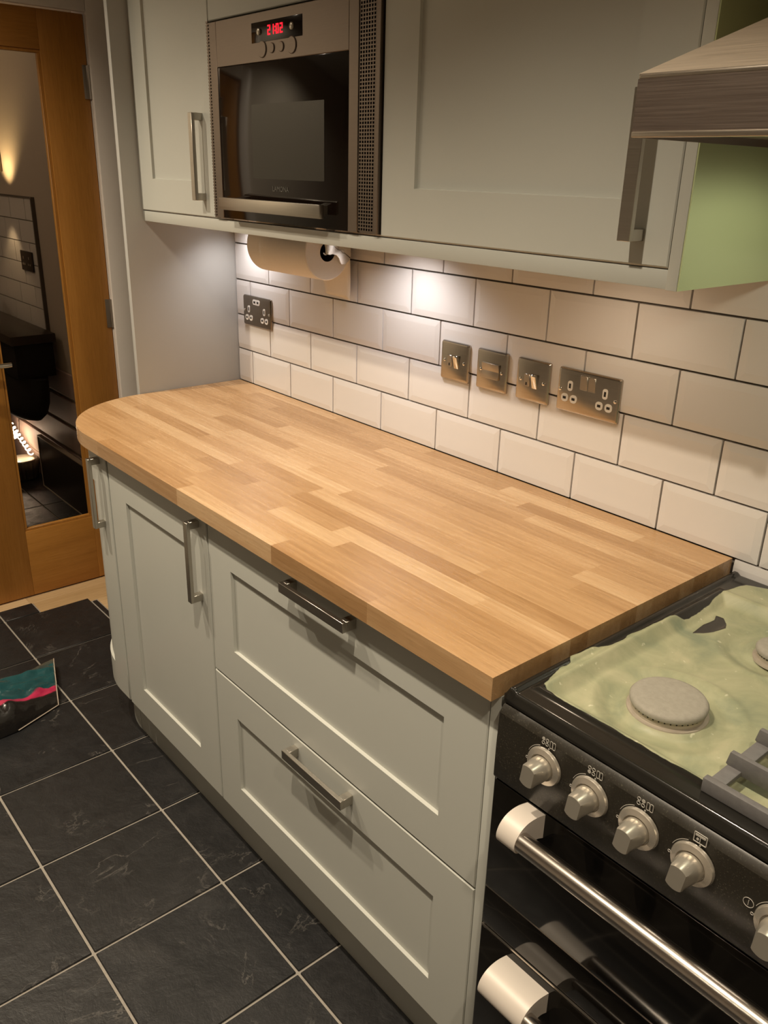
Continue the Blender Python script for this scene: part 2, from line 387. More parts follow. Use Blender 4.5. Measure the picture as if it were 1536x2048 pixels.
for i, z in enumerate((.12, .25, .38, .51, .64)):
    box('board', M['planks'], wu, -3.0, -.83, -.012, .0, z - .115, z, .003, 1)
for k in range(6):
    z0 = .80 + k * .0955
    for n in range(6):
        x1 = -1.69 - n * .2 + (0.1 if k % 2 else 0); x0 = x1 - .2
        if x1 > -1.69: x1 = -1.69
        wall_tile(wu, x0 + .002, x1 - .002, z0 + .002, z0 + .0935, (0, 0, 0, 0))
bm = bmesh.new(); bx(bm, -1.69, -1.680, -.016, 0, .78, 1.372); bx(bm, -3.0, -1.680, -.016, 0, 1.372, 1.378); fin('edge_strip', bm, plain('bronze_trim', (0.12, 0.10, 0.085), .5), wu)

# architrave
tr = thing('trim_1', (-.72, 0, 0), 'white painted architrave around the oak door', None, None, STR)
box('trim_upright', M['white'], tr, -.72, -.700, -.103, -.010, 0, 2.055, .004)
box('trim_upright', M['white'], tr, -.72, -.700, -.775, -.672, 0, 2.055, .004)
box('trim_head', M['white'], tr, -.72, -.7005, -.672, -.103, 1.966, 2.0545, .004)
box('door_lining', M['white'], tr, -.815, -.7205, -.1035, -.0855, 0, 1.982, 0)
# oak glazed door
dr = thing('door_1', (-.74, -.385, .004), 'oak framed door with a tall clear glass panel', None, None, STR)
DX0, DX1 = -.765, -.7225
box('stile', M['dooroakz'], dr, DX0, DX1, -.254, -.1055, .004, 1.962, .002)
box('stile', M['dooroakz'], dr, DX0, DX1, -.669, -.508, .004, 1.962, .002)
box('top_rail', M['dooroaky'], dr, DX0 + .0005, DX1 - .0005, -.508, -.254, 1.848, 1.962, .001)
box('bottom_rail', M['dooroaky'], dr, DX0 + .0005, DX1 - .0005, -.508, -.254, .004, .262, .001)
box('glass_pane', M['glass'], dr, -.747, -.741, -.508, -.254, .262, 1.848, 0)
bm = bmesh.new()
bx(bm, -.7415, -.7265, -.508, -.254, .262, .272, .001, 1); bx(bm, -.7415, -.7265, -.508, -.254, 1.838, 1.848, .001, 1); bx(bm, -.7415, -.7265, -.264, -.254, .272, 1.838, .001, 1); bx(bm, -.7415, -.7265, -.508, -.498, .272, 1.838, .001, 1)
fin('glazing_bead', bm, M['dooroakz'], dr, auto=40)
for z in (1.766, 1.02, .22):
    h = box('hinge', M['steelz'], dr, -.7225, -.7185, -.124, -.0925, z - .05, z + .05, .001)
    bm = bmesh.new(); lathe(bm, (-.7155, -.1045, z - .05), (0, 0, 1), ((.0058, 0), (.0058, .1)), 12); fin('hinge_knuckle', bm, M['steelz'], h, auto=40)
hd = box('lever_handle', M['chrome'], dr, -.7225, -.7145, -.64, -.60, .79, .97, .003)
bm = bmesh.new(); tube(bm, [(-.72, -.62, .887), (-.685, -.62, .887), (-.672, -.612, .887), (-.668, -.595, .887), (-.667, -.49, .887)], .0085, 12); fin('lever', bm, M['chrome'], hd, auto=50)
# window in hall none; tall panel beside the door
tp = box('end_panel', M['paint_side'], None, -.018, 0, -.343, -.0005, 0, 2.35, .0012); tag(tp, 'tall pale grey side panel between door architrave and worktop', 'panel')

# ------------------------------------------------------------------ cabinet parts
def shaker(name, x0, x1, z0, z1, yf, fr, parent, th=.02, depth=.0065, m='paint', frz=None):
    """slab facing -Y with a recessed centre panel"""
    frz = frz or fr
    bm = bmesh.new()
    def ring(a, b, c, d, y): return [bm.verts.new(p) for p in ((a, y, c), (b, y, c), (b, y, d), (a, y, d))]
    e = .0018
    rb = ring(x0, x1, z0, z1, yf + th); r0 = ring(x0, x1, z0, z1, yf + e); r1 = ring(x0 + e, x1 - e, z0 + e, z1 - e, yf)
    r2 = ring(x0 + fr, x1 - fr, z0 + frz, z1 - frz, yf); s_ = .0012
    r3 = ring(x0 + fr + s_, x1 - fr - s_, z0 + frz + s_, z1 - frz - s_, yf + depth)
    for a, b in ((rb, r0), (r0, r1), (r1, r2), (r2, r3)):
        for i in range(4): bm.faces.new([a[i], a[(i + 1) % 4], b[(i + 1) % 4], b[i]])
    bm.faces.new(r3); bm.faces.new(rb)
    return fin(name, bm, M[m], parent)
def handle(parent, cx, cz, yf, length=.188, wid=.017, proj=.029, bar=.0085, vertical=False, post=.016):
    """squared D handle proud of a front that faces -Y at yf"""
    bm = bmesh.new(); y0, y1 = yf - proj, yf - proj + bar; h = length / 2
    if vertical:
        bx(bm, cx - wid / 2, cx + wid / 2, y0, y1, cz - h, cz + h, .0007, 1)
        for s in (-1, 1):
            a = cz + s * h; bx(bm, cx - wid / 2, cx + wid / 2, y1 - .001, yf, min(a, a - s * post), max(a, a - s * post), .0007, 1)
    else:
        bx(bm, cx - h, cx + h, y0, y1, cz - wid / 2, cz + wid / 2, .0007, 1)
        for s in (-1, 1):
            a = cx + s * h; bx(bm, min(a, a - s * post), max(a, a - s * post), y1 - .001, yf, cz - wid / 2, cz + wid / 2, .0007, 1)
    o = fin('handle', bm, M['handle'], parent, auto=40); o['label'] = 'squared brushed nickel bar handle'; return o

# ---- base units
FY = -.600
# plinth
pl = box('plinth', M['paint'], None, .2862, 1.632, -.552, -.534, .0, .148, .001); tag(pl, 'recessed grey plinth board under the base cabinets', 'plinth')
bm = bmesh.new()
arc = [(.285 + .205 * math.cos(a), -.335 + .205 * math.sin(a)) for a in [math.radians(180 + 90 * i / 16) for i in range(17)]]
arci = [(.285 + .19 * math.cos(a), -.335 + .19 * math.sin(a)) for a in [math.radians(180 + 90 * i / 16) for i in range(17)]]
# curved corner unit
cu = thing('curved_base_cabinet', (.17, -.3, 0), 'curved grey corner base cabinet at the rounded worktop end', 'cabinet')
bm = bmesh.new()
poly = [(.002, -.01), (.002, -.335)] + [(.285 + .243 * math.cos(a), -.335 + .243 * math.sin(a)) for a in [math.radians(184 + 86 * i / 16) for i in range(17)]] + [(.343, -.578), (.343, -.01)]
prism(bm, poly, 'z', .150, .862); fin('body', bm, M['carcass'], cu, auto=40)
bm = bmesh.new(); poly = [(.03, -.02), (.03, -.33)] + [(.285 + .217 * math.cos(a), -.335 + .217 * math.sin(a)) for a in [math.radians(184 + 86 * i / 16) for i in range(17)]] + [(.2855, -.552), (.2855, -.02)]
prism(bm, poly, 'z', 0, .1495); o = fin('curved_plinth', bm, M['paint'], cu, auto=40)
def curved_door(parent):
    bm = bmesh.new(); cx, cy, R = .285, -.335, .265; th = .02
    # path parameter: arc from 180 to 270 deg, then straight to x=.3425
    S1 = R * PI / 2; S2 = S1 + (.3425 - cx)
    def pt(s, d, z):
        if s <= S1:
            a = PI + s / R; return (cx + (R - d) * math.cos(a), cy + (R - d) * math.sin(a), z)
        return (cx + s - S1, cy - (R - d), z)
    z0, z1, fz, fs = .150, .8525, .085, .078
    sA, sB = fs, S2 - .082
    ss = [0.0, .002] + [.002 + (sA - .002) * i / 5 for i in range(1, 6)] + [sA + .0012] + [sA + .0012 + (sB - sA - .0024) * i / 18 for i in range(1, 19)] + [sB] + [sB + (S2 - .002 - sB) * i / 4 for i in range(1, 5)] + [S2]
    zs = [z0, z0 + .0018, z0 + fz, z0 + fz + .0012, z1 - fz - .0012, z1 - fz, z1 - .0018, z1]
    G = []
    for s in ss:
        col = []
        for z in zs:
            ins = sA + .0005 < s < sB - .0005 and z0 + fz + .0005 < z < z1 - fz - .0005
            d = .0065 if ins else (.0018 if (z in (zs[0], zs[-1]) or s in (ss[0], ss[-1])) else 0)
            col.append(bm.verts.new(pt(s, d, z)))
        G.append(col)
    for i in range(len(ss) - 1):
        for j in range(len(zs) - 1): bm.faces.new([G[i][j], G[i + 1][j], G[i + 1][j + 1], G[i][j + 1]])
    B = [(bm.verts.new(pt(s, th, z0)), bm.verts.new(pt(s, th, z1))) for s in ss]
    for i in range(len(ss) - 1):
        bm.faces.new([B[i][0], B[i][1], B[i + 1][1], B[i + 1][0]])
        bm.faces.new([G[i][0], B[i][0], B[i + 1][0], G[i + 1][0]]); bm.faces.new([G[i][-1], G[i + 1][-1], B[i + 1][1], B[i][1]])
    bm.faces.new([B[0][0], B[0][1]] + G[0][::-1]); bm.faces.new([B[-1][1], B[-1][0]] + G[-1])
    return fin('curved_door', bm, M['paint'], parent, auto=30)
cd = curved_door(cu)
handle(cd, .297, .750, FY, .186, .015, .029, vertical=True)
# door unit
du = thing('base_cabinet', (.6, -.3, 0), 'grey base cabinet with one tall recessed-panel door', 'cabinet')
box('body', M['carcass'], du, .347, .841, -.578, -.01, .150, .862, 0)
d = shaker('door', .352, .840, .150, .8525, FY, .091, du, frz=.0865)
handle(d, .802, .750, FY, .186, .015, .029, vertical=True)
# drawer unit
dw = thing('drawer_unit', (1.24, -.3, 0), 'wide grey base cabinet with two deep pan drawers', 'cabinet')
box('body', M['carcass'], dw, .844, 1.631, -.578, -.01, .150, .862, 0)
d = shaker('drawer', .8445, 1.6305, .5075, .8525, FY, .086, dw, frz=.080)
handle(d, 1.241, .836, FY, .186, .019, .029)
d = shaker('drawer', .8445, 1.6305, .150, .5035, FY, .086, dw, frz=.083)
handle(d, 1.238, .474, FY, .186, .019, .029)
fp = box('filler_panel', M['paint'], None, 1.6335, 1.652, -.601, -.01, 0, .8665, .001); tag(fp, 'slim grey filler panel between drawers and cooker', 'panel')

# ---- worktop of oak staves
WZ0, WZ1, WY, WX1 = .868, .905, -.6235, 1.652
wt = thing('worktop', (.83, -.31, WZ0), 'oak stave worktop with a rounded left end', 'worktop')
def clip(poly, nx, ny, d):
    out = []
    for i, p in enumerate(poly):
        q = poly[(i + 1) % len(poly)]; a = p[0] * nx + p[1] * ny - d; b = q[0] * nx + q[1] * ny - d
        if a <= 0: out.append(p)
        if (a < 0 < b) or (b < 0 < a):
            t = a / (a - b); out.append((p[0] + (q[0] - p[0]) * t, p[1] + (q[1] - p[1]) * t))
    return out
RC = .285; CX, CY = .2875, WY + RC
R_ = random.Random(21)
ys = [WY + i * (-.0095 - WY) / 15 for i in range(16)]
for r in range(15):
    x = -R_.uniform(0, .35)
    while x < WX1:
        L = R_.uniform(.20, .52)
        if WX1 - (x + L) < .10: L = WX1 - x + .01
        p = [(max(x, .0015), ys[r]), (min(x + L, WX1), ys[r]), (min(x + L, WX1), ys[r + 1]), (max(x, .0015), ys[r + 1])]
        if p[1][0] > p[0][0] + .003:
            for i in range(24):
                a = math.radians(180 + 90 * (i + .5) / 24)
                p = clip(p, math.cos(a), math.sin(a), CX * math.cos(a) + CY * math.sin(a) + RC)
                if len(p) < 3: break
            if len(p) >= 3:
                bm = bmesh.new(); prism(bm, p, 'z', WZ0, WZ1)
                bmesh.ops.remove_doubles(bm, verts=bm.verts, dist=1e-5)
                fin('stave', bm, M['worktop'], wt)
        x += L

# ---- wall units
WYF = -.292
ZB = 1.408
wc = thing('wall_cabinet', (.2, 0, ZB), 'narrow grey wall cabinet left of the microwave', 'cabinet')
box('body', M['carcass'], wc, .0015, .3995, WYF + .021, -.001, ZB, 2.13, 0)
d = shaker('door', .003, .4005, ZB, 2.12, WYF, .075, wc, frz=.079)
handle(d, .348, 1.540, WYF, .190, .017, .029, vertical=True)
mc = thing('microwave_cabinet', (.7, 0, ZB), 'grey housing cabinet above and around the built-in microwave', 'cabinet')
box('body', M['carcass'], mc, .402, 1.004, WYF + .021, -.001, 1.813, 2.13, 0)
box('side', M['carcass'], mc, .402, .412, WYF + .03, -.001, ZB, 1.813, 0); box('side', M['carcass'], mc, .994, 1.004, WYF + .03, -.001, ZB, 1.813, 0)
d = shaker('door', .4025, 1.0035, 1.8155, 2.12, WYF, .075, mc, frz=.079)
handle(d, .703, 1.857, WYF, .19, .019, .029)
rc = thing('wall_cabinet', (1.31, 0, ZB), 'wide grey wall cabinet right of the microwave', 'cabinet')
box('body', M['carcass'], rc, 1.0055, 1.616, WYF + .021, -.001, ZB, 2.13, 0)
d = shaker('door', 1.0065, 1.6155, ZB, 2.12, WYF, .089, rc, frz=.085)
handle(d, 1.562, 1.535, WYF, .190, .021, .033, vertical=True)
ep = thing('end_panel', (1.628, 0, 1.379), 'wall cabinet end panel, grey edge and pale green side facing the hood', 'panel')
box('panel_board', M['paint'], ep, 1.619, 1.6365, WYF - .003, -.001, 1.379, 2.13, .001)
box('green_face', M['green'], ep, 1.6366, 1.6385, WYF - .002, -.001, 1.3795, 2.13, 0)
pm = box('pelmet', M['paint'], None, .0012, 1.6185, WYF + .002, WYF + .022, 1.3795, 1.4055, .001); tag(pm, 'long grey light pelmet under the wall cabinets', 'pelmet')

# ---- microwave
MY = WYF - .006
mw = thing('microwave', (.7, -.29, ZB), 'built-in steel microwave with dark glass door and red clock', 'microwave')
box('oven_body', M['dark'], mw, .415, .99, WYF + .03, -.03, ZB + .003, 1.80, 0)
bm = bmesh.new()
bx(bm, .404, .4445, MY, MY + .02, ZB + .002, 1.811, .001, 1); bx(bm, .914, .9425, MY, MY + .02, ZB + .002, 1.811, .001, 1); bx(bm, .4445, .914, MY, MY + .02, 1.722, 1.811, .001, 1); bx(bm, .9425, .9905, MY + .004, MY + .02, ZB + .002, 1.811, 0); bx(bm, .9905, 1.0030, MY, MY + .02, ZB + .002, 1.811, .001, 1)
fr = fin('steel_frame', bm, M['mwsteel'], mw, auto=40)
g = box('glass_door', M['mwglass'], mw, .4447, .9138, MY + .001, MY + .015, ZB + .003, 1.7215, .0008)
box('window', M['mwwin'], g, .578, .838, MY + .0004, MY + .002, 1.499, 1.644, 0)
# perforated vent strips
def vent(x0, x1, nx, nz, lab):
    bm = bmesh.new(); z0, z1 = ZB + .006, 1.808; cw, ch = (x1 - x0) / nx, (z1 - z0) / nz; y = MY + .0005
    for i in range(nx):
        for j in range(nz):
            cx, cz = x0 + (i + .5) * cw, z0 + (j + .5) * ch; a, b = cw / 2, ch / 2; p, q = cw * .32, ch * .33
            O = [bm.verts.new((cx + sx * a, y, cz + sz * b)) for sx, sz in ((-1, -1), (1, -1), (1, 1), (-1, 1))]
            I = [bm.verts.new((cx + sx * p, y, cz + sz * q)) for sx, sz in ((-1, -1), (1, -1), (1, 1), (-1, 1))]
            K = [bm.verts.new((cx + sx * p, y + .003, cz + sz * q)) for sx, sz in ((-1, -1), (1, -1), (1, 1), (-1, 1))]
            for s in range(4):
                t = (s + 1) % 4; bm.faces.new([O[s], O[t], I[t], I[s]]); bm.faces.new([I[s], I[t], K[t], K[s]])
    o = fin('vent_grille', bm, M['mwsteel'], mw); o['kind'] = 'stuff'; o['label'] = lab
    bmesh_back = box('grille_back', M['hole'], mw, x0, x1, y + .0028, y + .0035, z0, z1, 0)
vent(.9455, .9905, 6, 62, 'perforated steel vent strip right of the glass')
bm = bmesh.new()
for j in range(62):
    z = ZB + .006 + j * .0065; bx(bm, .4055, .4135, MY - .0016, MY + .001, z, z + .0036)
o = fin('ridge_strip', bm, M['mwsteel'], mw); o['kind'] = 'stuff'
# display
dp = box('display', M['mwglass'], mw, .590, .769, MY - .0012, MY + .002, 1.757, 1.7935, .0006)
def seg7(bm, ch, x, z, w, h, y, t=.0026):
    segs = {'0': 'abcdef', '1': 'bc', '2': 'abged'}[ch]
    R = {'a': (x, x + w, z + h - t, z + h), 'd': (x, x + w, z, z + t), 'g': (x, x + w, z + h / 2 - t / 2, z + h / 2 + t / 2), 'f': (x, x + t, z + h / 2, z + h), 'b': (x + w - t, x + w, z + h / 2, z + h), 'e': (x, x + t, z, z + h / 2), 'c': (x + w - t, x + w, z, z + h / 2)}
    for s in segs: a, b, c, d_ = R[s]; bx(bm, a, b, y - .0006, y, c, d_)
bm = bmesh.new(); yy = MY - .0012
for ch, x in (('2', .651), ('1', .664), ('0', .681), ('2', .695)): seg7(bm, ch, x, 1.7675, .0095, .0175, yy)
for z in (1.772, 1.779): bx(bm, .6768, .679, yy - .0006, yy, z, z + .0022)
fin('clock_digits', bm, M['led'], dp)
for x in (.618, .736):
    bm = bmesh.new(); lathe(bm, (x, yy, 1.776), (0, -1, 0), ((.0065, 0), (.0065, .002), (.005, .0032), (0, .0032)), 20); fin('indicator_button', bm, M['silver'], dp, auto=40)
for x, r in ((.628, .0155), (.6635, .0095), (.697, .0095), (.734, .0155)):
    bm = bmesh.new(); lathe(bm, (x, MY, 1.744), (0, -1, 0), ((r, 0), (r, .0012), (r - .0012, .0022), (0, .0022)), 24); fin('button', bm, M['mwsteel'], mw, auto=40)
# handle bar with two posts
bm = bmesh.new(); bx(bm, .476, .862, MY - .030, MY - .018, 1.431, 1.457, .0012, 2)
for x in (.490, .822): bx(bm, x, x + .026, MY - .020, MY + .002, 1.438, 1.455)
fin('handle', bm, M['handle'], mw, auto=40)
def text(name, s, size, loc, rot, m, parent, ext=.0003, align='CENTER'):
    cu_ = bpy.data.curves.new(name, 'FONT'); cu_.body = s; cu_.size = size; cu_.extrude = ext; cu_.align_x = align; cu_.align_y = 'CENTER'
    t = bpy.data.objects.new(name, cu_); C.objects.link(t); bpy.context.view_layer.update()
    me = bpy.data.meshes.new_from_object(t); bpy.data.objects.remove(t)
    o = link(name, me, m, parent); o.rotation_euler = rot; o.location = Vector(loc) - org(parent); return o
M['logo'] = plain('grey_print', (0.10, 0.095, 0.085), .5)
text('brand_lettering', 'LAMONA', .0145, (.683, MY + .0006, 1.4795), (PI / 2, 0, 0), M['logo'], g)

# ---- wall plates
def pin_recess(parent, x, z, w, h, y):
    bm = bmesh.new(); prism(bm, rrect(x, z, w, h, min(w, h) * .42), 'y', y - .0012, y + .002); o = fin('pin_surround', bm, M['whitepl'], parent)
    return o
def pin_hole(parent, x, z, w, h, y):
    bm = bmesh.new(); bx(bm, x - w / 2, x + w / 2, y - .0016, y, z - h / 2, z + h / 2); fin('pin_slot', bm, M['hole'], parent)
def plate(name, x0, x1, label, group=None, cat='socket', z0=1.0845, z1=1.1715, y0=-.0090, m='plate'):
    t = thing(name, ((x0 + x1) / 2, y0, z0), label, cat, group); yf = y0 - .0072
    bm = bmesh.new(); cx, cz, w_, h_ = (x0 + x1) / 2, (z0 + z1) / 2, x1 - x0, z1 - z0
    prof = ((0, 0.0), (.0005, .004), (.0022, .0064), (.0045, .0072)); rings = []
    for ins, d in prof: rings.append([bm.verts.new((p[0], y0 - d, p[1])) for p in rrect(cx, cz, w_ - 2 * ins, h_ - 2 * ins, .004)])
    for A, B in zip(rings, rings[1:]):
        n = len(A)
        for i in range(n): bm.faces.new([A[i], A[(i + 1) % n], B[(i + 1) % n], B[i]])
    bm.faces.new(rings[-1]); bm.faces.new(rings[0])
    fin('face_plate', bm, M[m], t, auto=25)
    return t, cx, cz, yf
def screw(t, x, z, y):
    bm = bmesh.new(); lathe(bm, (x, y, z), (0, -1, 0), ((.0036, 0), (.0034, .0010), (.002, .0017), (0, .0019)), 14); fin('screw', bm, M['chrome'], t, auto=40)
def socket_face(t, cx, cz, yf):
    e = pin_recess(t, cx, cz + .0105, .0115, .0200, yf); pin_hole(e, cx, cz + .0105, .0046, .0095, yf)
    for s in (-1, 1):
        e = pin_recess(t, cx + s * .0108, cz - .0145, .0165, .0160, yf); pin_hole(e, cx + s * .0108, cz - .0145, .0075, .0050, yf)
# double socket with usb (left)
t, cx, cz, yf = plate('usb_double_socket', .047, .196, 'dark chrome double socket with white USB slots near the tall panel', m='smoke')
for s in (-1, 1): socket_face(t, cx + s * .0415, cz - .006, yf); screw(t, cx + s * .0655, cz, yf)
u = pin_recess(t, cx, cz + .0275, .038, .0155, yf)
for s in (-1, 1): pin_hole(u, cx + s * .0085, cz + .0275, .009, .0055, yf)
# fused switches and isolator
def fused(x0, x1, label):
    t, cx, cz, yf = plate('fused_switch', x0, x1, label, None, 'switch')
    for s in (-1, 1): screw(t, cx + s * .0302, cz, yf)
    bm = bmesh.new(); bx(bm, cx - .0205, cx - .0055, yf - .0022, yf + .001, cz - .0125, cz + .0135, .0012, 1); f = fin('fuse_holder', bm, M['steel'], t, auto=40)
    bm = bmesh.new(); bx(bm, cx - .0145, cx - .0115, yf - .0027, yf - .002, cz - .010, cz - .004); fin('fuse_slot', bm, M['hole'], f)
    bm = bmesh.new(); prism(bm, ((yf + .001, cz - .0145), (yf - .0015, cz - .0145), (yf - .0085, cz + .012), (yf - .007, cz + .0155), (yf + .001, cz + .0155)), 'x', cx + .002, cx + .0145, .0006)
    o = fin('rocker', bm, M['chrome'], t, auto=40)
fused(.901, .988, 'steel fused switch plate, leftmost in the row of four')
t, cx, cz, yf = plate('isolator_switch', 1.0135, 1.1015, 'steel plate with one wide rocker between the two fused switches', None, 'switch')
for s in (-1, 1): screw(t, cx + s * .0302, cz, yf)
bm = bmesh.new(); prism(bm, ((yf + .001, cz - .0165), (yf - .0045, cz - .0165), (yf - .0022, cz), (yf - .0055, cz + .0165), (yf + .001, cz + .0165)), 'x', cx - .0245, cx + .0245, .0005); fin('rocker', bm, M['steel'], t, auto=40)
fused(1.1285, 1.2155, 'steel fused switch plate beside the double socket')
t, cx, cz, yf = plate('double_socket', 1.2375, 1.3845, 'brushed steel double socket with white pin surrounds near the cooker')
for s in (-1, 1):
    socket_face(t, cx + s * .0415, cz - .0005, yf); screw(t, cx + s * .0655, cz, yf)
    bm = bmesh.new(); bx(bm, cx + s * .0095 - .0078, cx + s * .0095 + .0078, yf - .0016, yf + .001, cz + .0085, cz + .0345, .0008, 1); r_ = fin('rocker', bm, M['steel'], t, auto=40)
    bm = bmesh.new(); tube(bm, [(p[0], yf - .0004, p[1]) for p in rrect(cx + s * .0095, cz + .0215, .0172, .0276, .001, 2)], .0005, 6, True); fin('rocker_outline', bm, M['silver'], r_)

# ---- paper towel roll on its holder
RY, RZ, RR = -.107, 1.3385, .0655
pr_ = thing('kitchen_roll', (.46, RY, RZ - RR), 'white kitchen paper roll hanging under the wall cabinet', 'paper roll')
X0r, X1r = .335, .592
bm = bmesh.new(); lathe(bm, (X0r, RY, RZ), (1, 0, 0), ((.022, .0), (RR - .002, 0), (RR, .002), (RR, X1r - X0r - .002), (RR - .002, X1r - X0r), (.022, X1r - X0r)), 64, False); fin('paper', bm, M['paper'], pr_, auto=40)
bm = bmesh.new(); lathe(bm, (X0r + .001, RY, RZ), (1, 0, 0), ((.022, 0), (.022, X1r - X0r - .002)), 32, False); fin('cardboard_core', bm, M['card'], pr_, smooth=True)
bm = bmesh.new(); nseg = 14; V = []
for i in range(nseg + 1):
    f = i / nseg; z = RZ + .012 - f * .128; y = RY + RR * .99 + .004 * math.sin(f * 2.5) + .012 * f * f
    xa = .452 + .022 * f + .003 * math.sin(9 * f); xb = .592 - .010 * f * f
    V.append([bm.verts.new((xa + (xb - xa) * k / 6, y + .003 * math.sin(k * 1.3 + f * 3) * f, z - (.006 * k / 6 - .003) * f)) for k in range(7)])
for i in range(nseg):
    for k in range(6): bm.faces.new([V[i][k], V[i][k + 1], V[i + 1][k + 1], V[i + 1][k]])
o = fin('loose_sheet', bm, M['paper'], pr_, smooth=True); md = o.modifiers.new('thick', 'SOLIDIFY'); md.thickness = .0006
hl = thing('roll_holder', (.46, RY, 1.40), 'chrome kitchen roll holder under the wall cabinet', 'holder')
bm = bmesh.new(); lathe(bm, (X0r - .02, RY, RZ), (1, 0, 0), ((.0075, 0), (.0075, X1r - X0r + .012)), 16); fin('rod', bm, M['chrome'], hl, auto=40)
bm = bmesh.new()   # arched end arm over the roll end
poly = [(-.121, 1.400), (-.121, 1.336), (-.112, 1.3335), (-.103, 1.335), (-.092, 1.332), (-.085, 1.325), (-.0815, 1.315), (-.077, 1.3105), (-.066, 1.310), (-.055, 1.317), (-.0485, 1.329), (-.049, 1.347), (-.054, 1.362), (-.060, 1.400)]
prism(bm, poly, 'x', X1r + .006, X1r + .016, .0012)
fin('end_arm', bm, M['chrome'], hl, auto=40)
box('end_arm', M['chrome'], hl, X0r - .022, X0r - .012, RY - .018, RY + .018, RZ - .015, 1.4, .002)
box('mount_plate', M['chrome'], hl, X0r - .022, X1r + .016, RY - .018, RY + .018, 1.4001, 1.4079, .001)

# ---- cooker
KX0, KX1, KF = 1.6595, 2.2595, -.613
ck = thing('cooker', (1.96, -.3, 0), 'black freestanding gas cooker with paste-covered hob', 'cooker')
box('body', M['black'], ck, KX0, KX1, -.592, -.012, .0, .852, .001)
# hob top: one height field with a pressed pan
def hz(x, y):
    z = .884
    d = min(x - KX0, KX1 - x, y + .606, -.014 - y)
    z += .0045 * sm(.018, .010, x - KX0); z -= .010 * (1 - sm(0, .006, d))
    dp_ = min(x - 1.688, 2.231 - x, y + .566, -.105 - y)
    z -= .013 * sm(0, .024, dp_) ; z += .003 * math.exp(-((dp_ + .001) / .006) ** 2)
    for bx_, by_, br in ((1.812, -.456, .052), (1.83, -.205, .036), (2.107, -.456, .036), (2.107, -.19, .052)):
        r = math.hypot(x - bx_, y - by_)
        z += .006 * sm(br + .036, br + .026, r) * sm(br + .004, br + .016, r) * 0 - .0065 * sm(br + .042, br + .020, r) + .0065 * sm(br + .013, br - .002, r) + .0018 * math.exp(-((r - br - .046) / .006) ** 2)
    return z
def spoly(px, py, poly):
    """signed distance, inside positive"""
    ins = False; dm = 9
    for i in range(len(poly)):
        ax, ay = poly[i]; bx_, by_ = poly[(i + 1) % len(poly)]
        if (ay > py) != (by_ > py) and px < (bx_ - ax) * (py - ay) / (by_ - ay) + ax: ins = not ins
        t = max(0, min(1, ((px - ax) * (bx_ - ax) + (py - ay) * (by_ - ay)) / ((bx_ - ax) ** 2 + (by_ - ay) ** 2 + 1e-12)))
        dm = min(dm, math.hypot(px - ax - t * (bx_ - ax), py - ay - t * (by_ - ay)))
    return dm if ins else -dm
PASTE = [(1.7013, -0.048), (1.6919, -0.086), (1.6919, -0.12), (1.6973, -0.161), (1.7013, -0.199), (1.6986, -0.232), (1.6838, -0.251), (1.6824, -0.303), (1.6784, -0.342), (1.6797, -0.371), (1.6797, -0.393), (1.6689, -0.43), (1.6649, -0.474), (1.6743, -0.485), (1.6743, -0.509), (1.6797, -0.537), (1.6851, -0.557), (1.715, -0.5665), (2.24, -0.5665), (2.24, -0.02), (1.75, -0.02)]
SPOT = [(1.722, -0.249), (1.719, -0.208), (1.722, -0.181), (1.716, -0.165), (1.728, -0.164), (1.74, -0.176), (1.748, -0.194), (1.742, -0.217), (1.734, -0.233)]
SPOT2 = [(1.677, -0.03), (1.672, -0.001), (1.687, 0.001), (1.697, -0.01), (1.696, -0.034)]
bm = bmesh.new(); nx, ny = 230, 230; Vv = []; vals = []
xsb = [KX0 + (KX1 - KX0) * ((i / nx) ** 1.3) for i in range(nx + 1)]
for i in range(nx + 1):
    row = []
    for j in range(ny + 1):
        x = xsb[i]; y = -.606 + .592 * j / ny
        nn = noise.noise(Vector((x * 45, y * 45, 0))) * .0022 + noise.noise(Vector((x * 120, y * 120, 3))) * .001
        dd = min(spoly(x, y, PASTE) + nn, -spoly(x, y, SPOT) + nn * .5, -spoly(x, y, SPOT2) + nn * .5)
        row.append(bm.verts.new((x, y, hz(x, y) + .0012 * sm(-.001, .004, dd)))); vals.append(max(0, min(1, .5 + dd * 12)))
    Vv.append(row)
for i in range(nx):
    for j in range(ny): bm.faces.new([Vv[i][j], Vv[i + 1][j], Vv[i + 1][j + 1], Vv[i][j + 1]])
# skirt
def skirt(line):
    low = [bm.verts.new((v.co.x, v.co.y, .8522 if v.co.y > -.6 else .8662)) for v in line]; vals.extend([0.0] * len(low))
    for a, b, c, d_ in zip(line, line[1:], low[1:], low): bm.faces.new([a, b, c, d_])
skirt([Vv[i][0] for i in range(nx + 1)]); skirt([Vv[0][j] for j in range(ny + 1)]); skirt([Vv[nx][j] for j in range(ny + 1)]); skirt([Vv[i][ny] for i in range(nx + 1)])
hob = fin('hob_top', bm, M['hob'], ck, smooth=True); hob['label'] = 'black hob pan coated in pale green cleaning paste'
at = hob.data.attributes.new('paste', 'FLOAT', 'POINT'); at.data.foreach_set('value', vals)
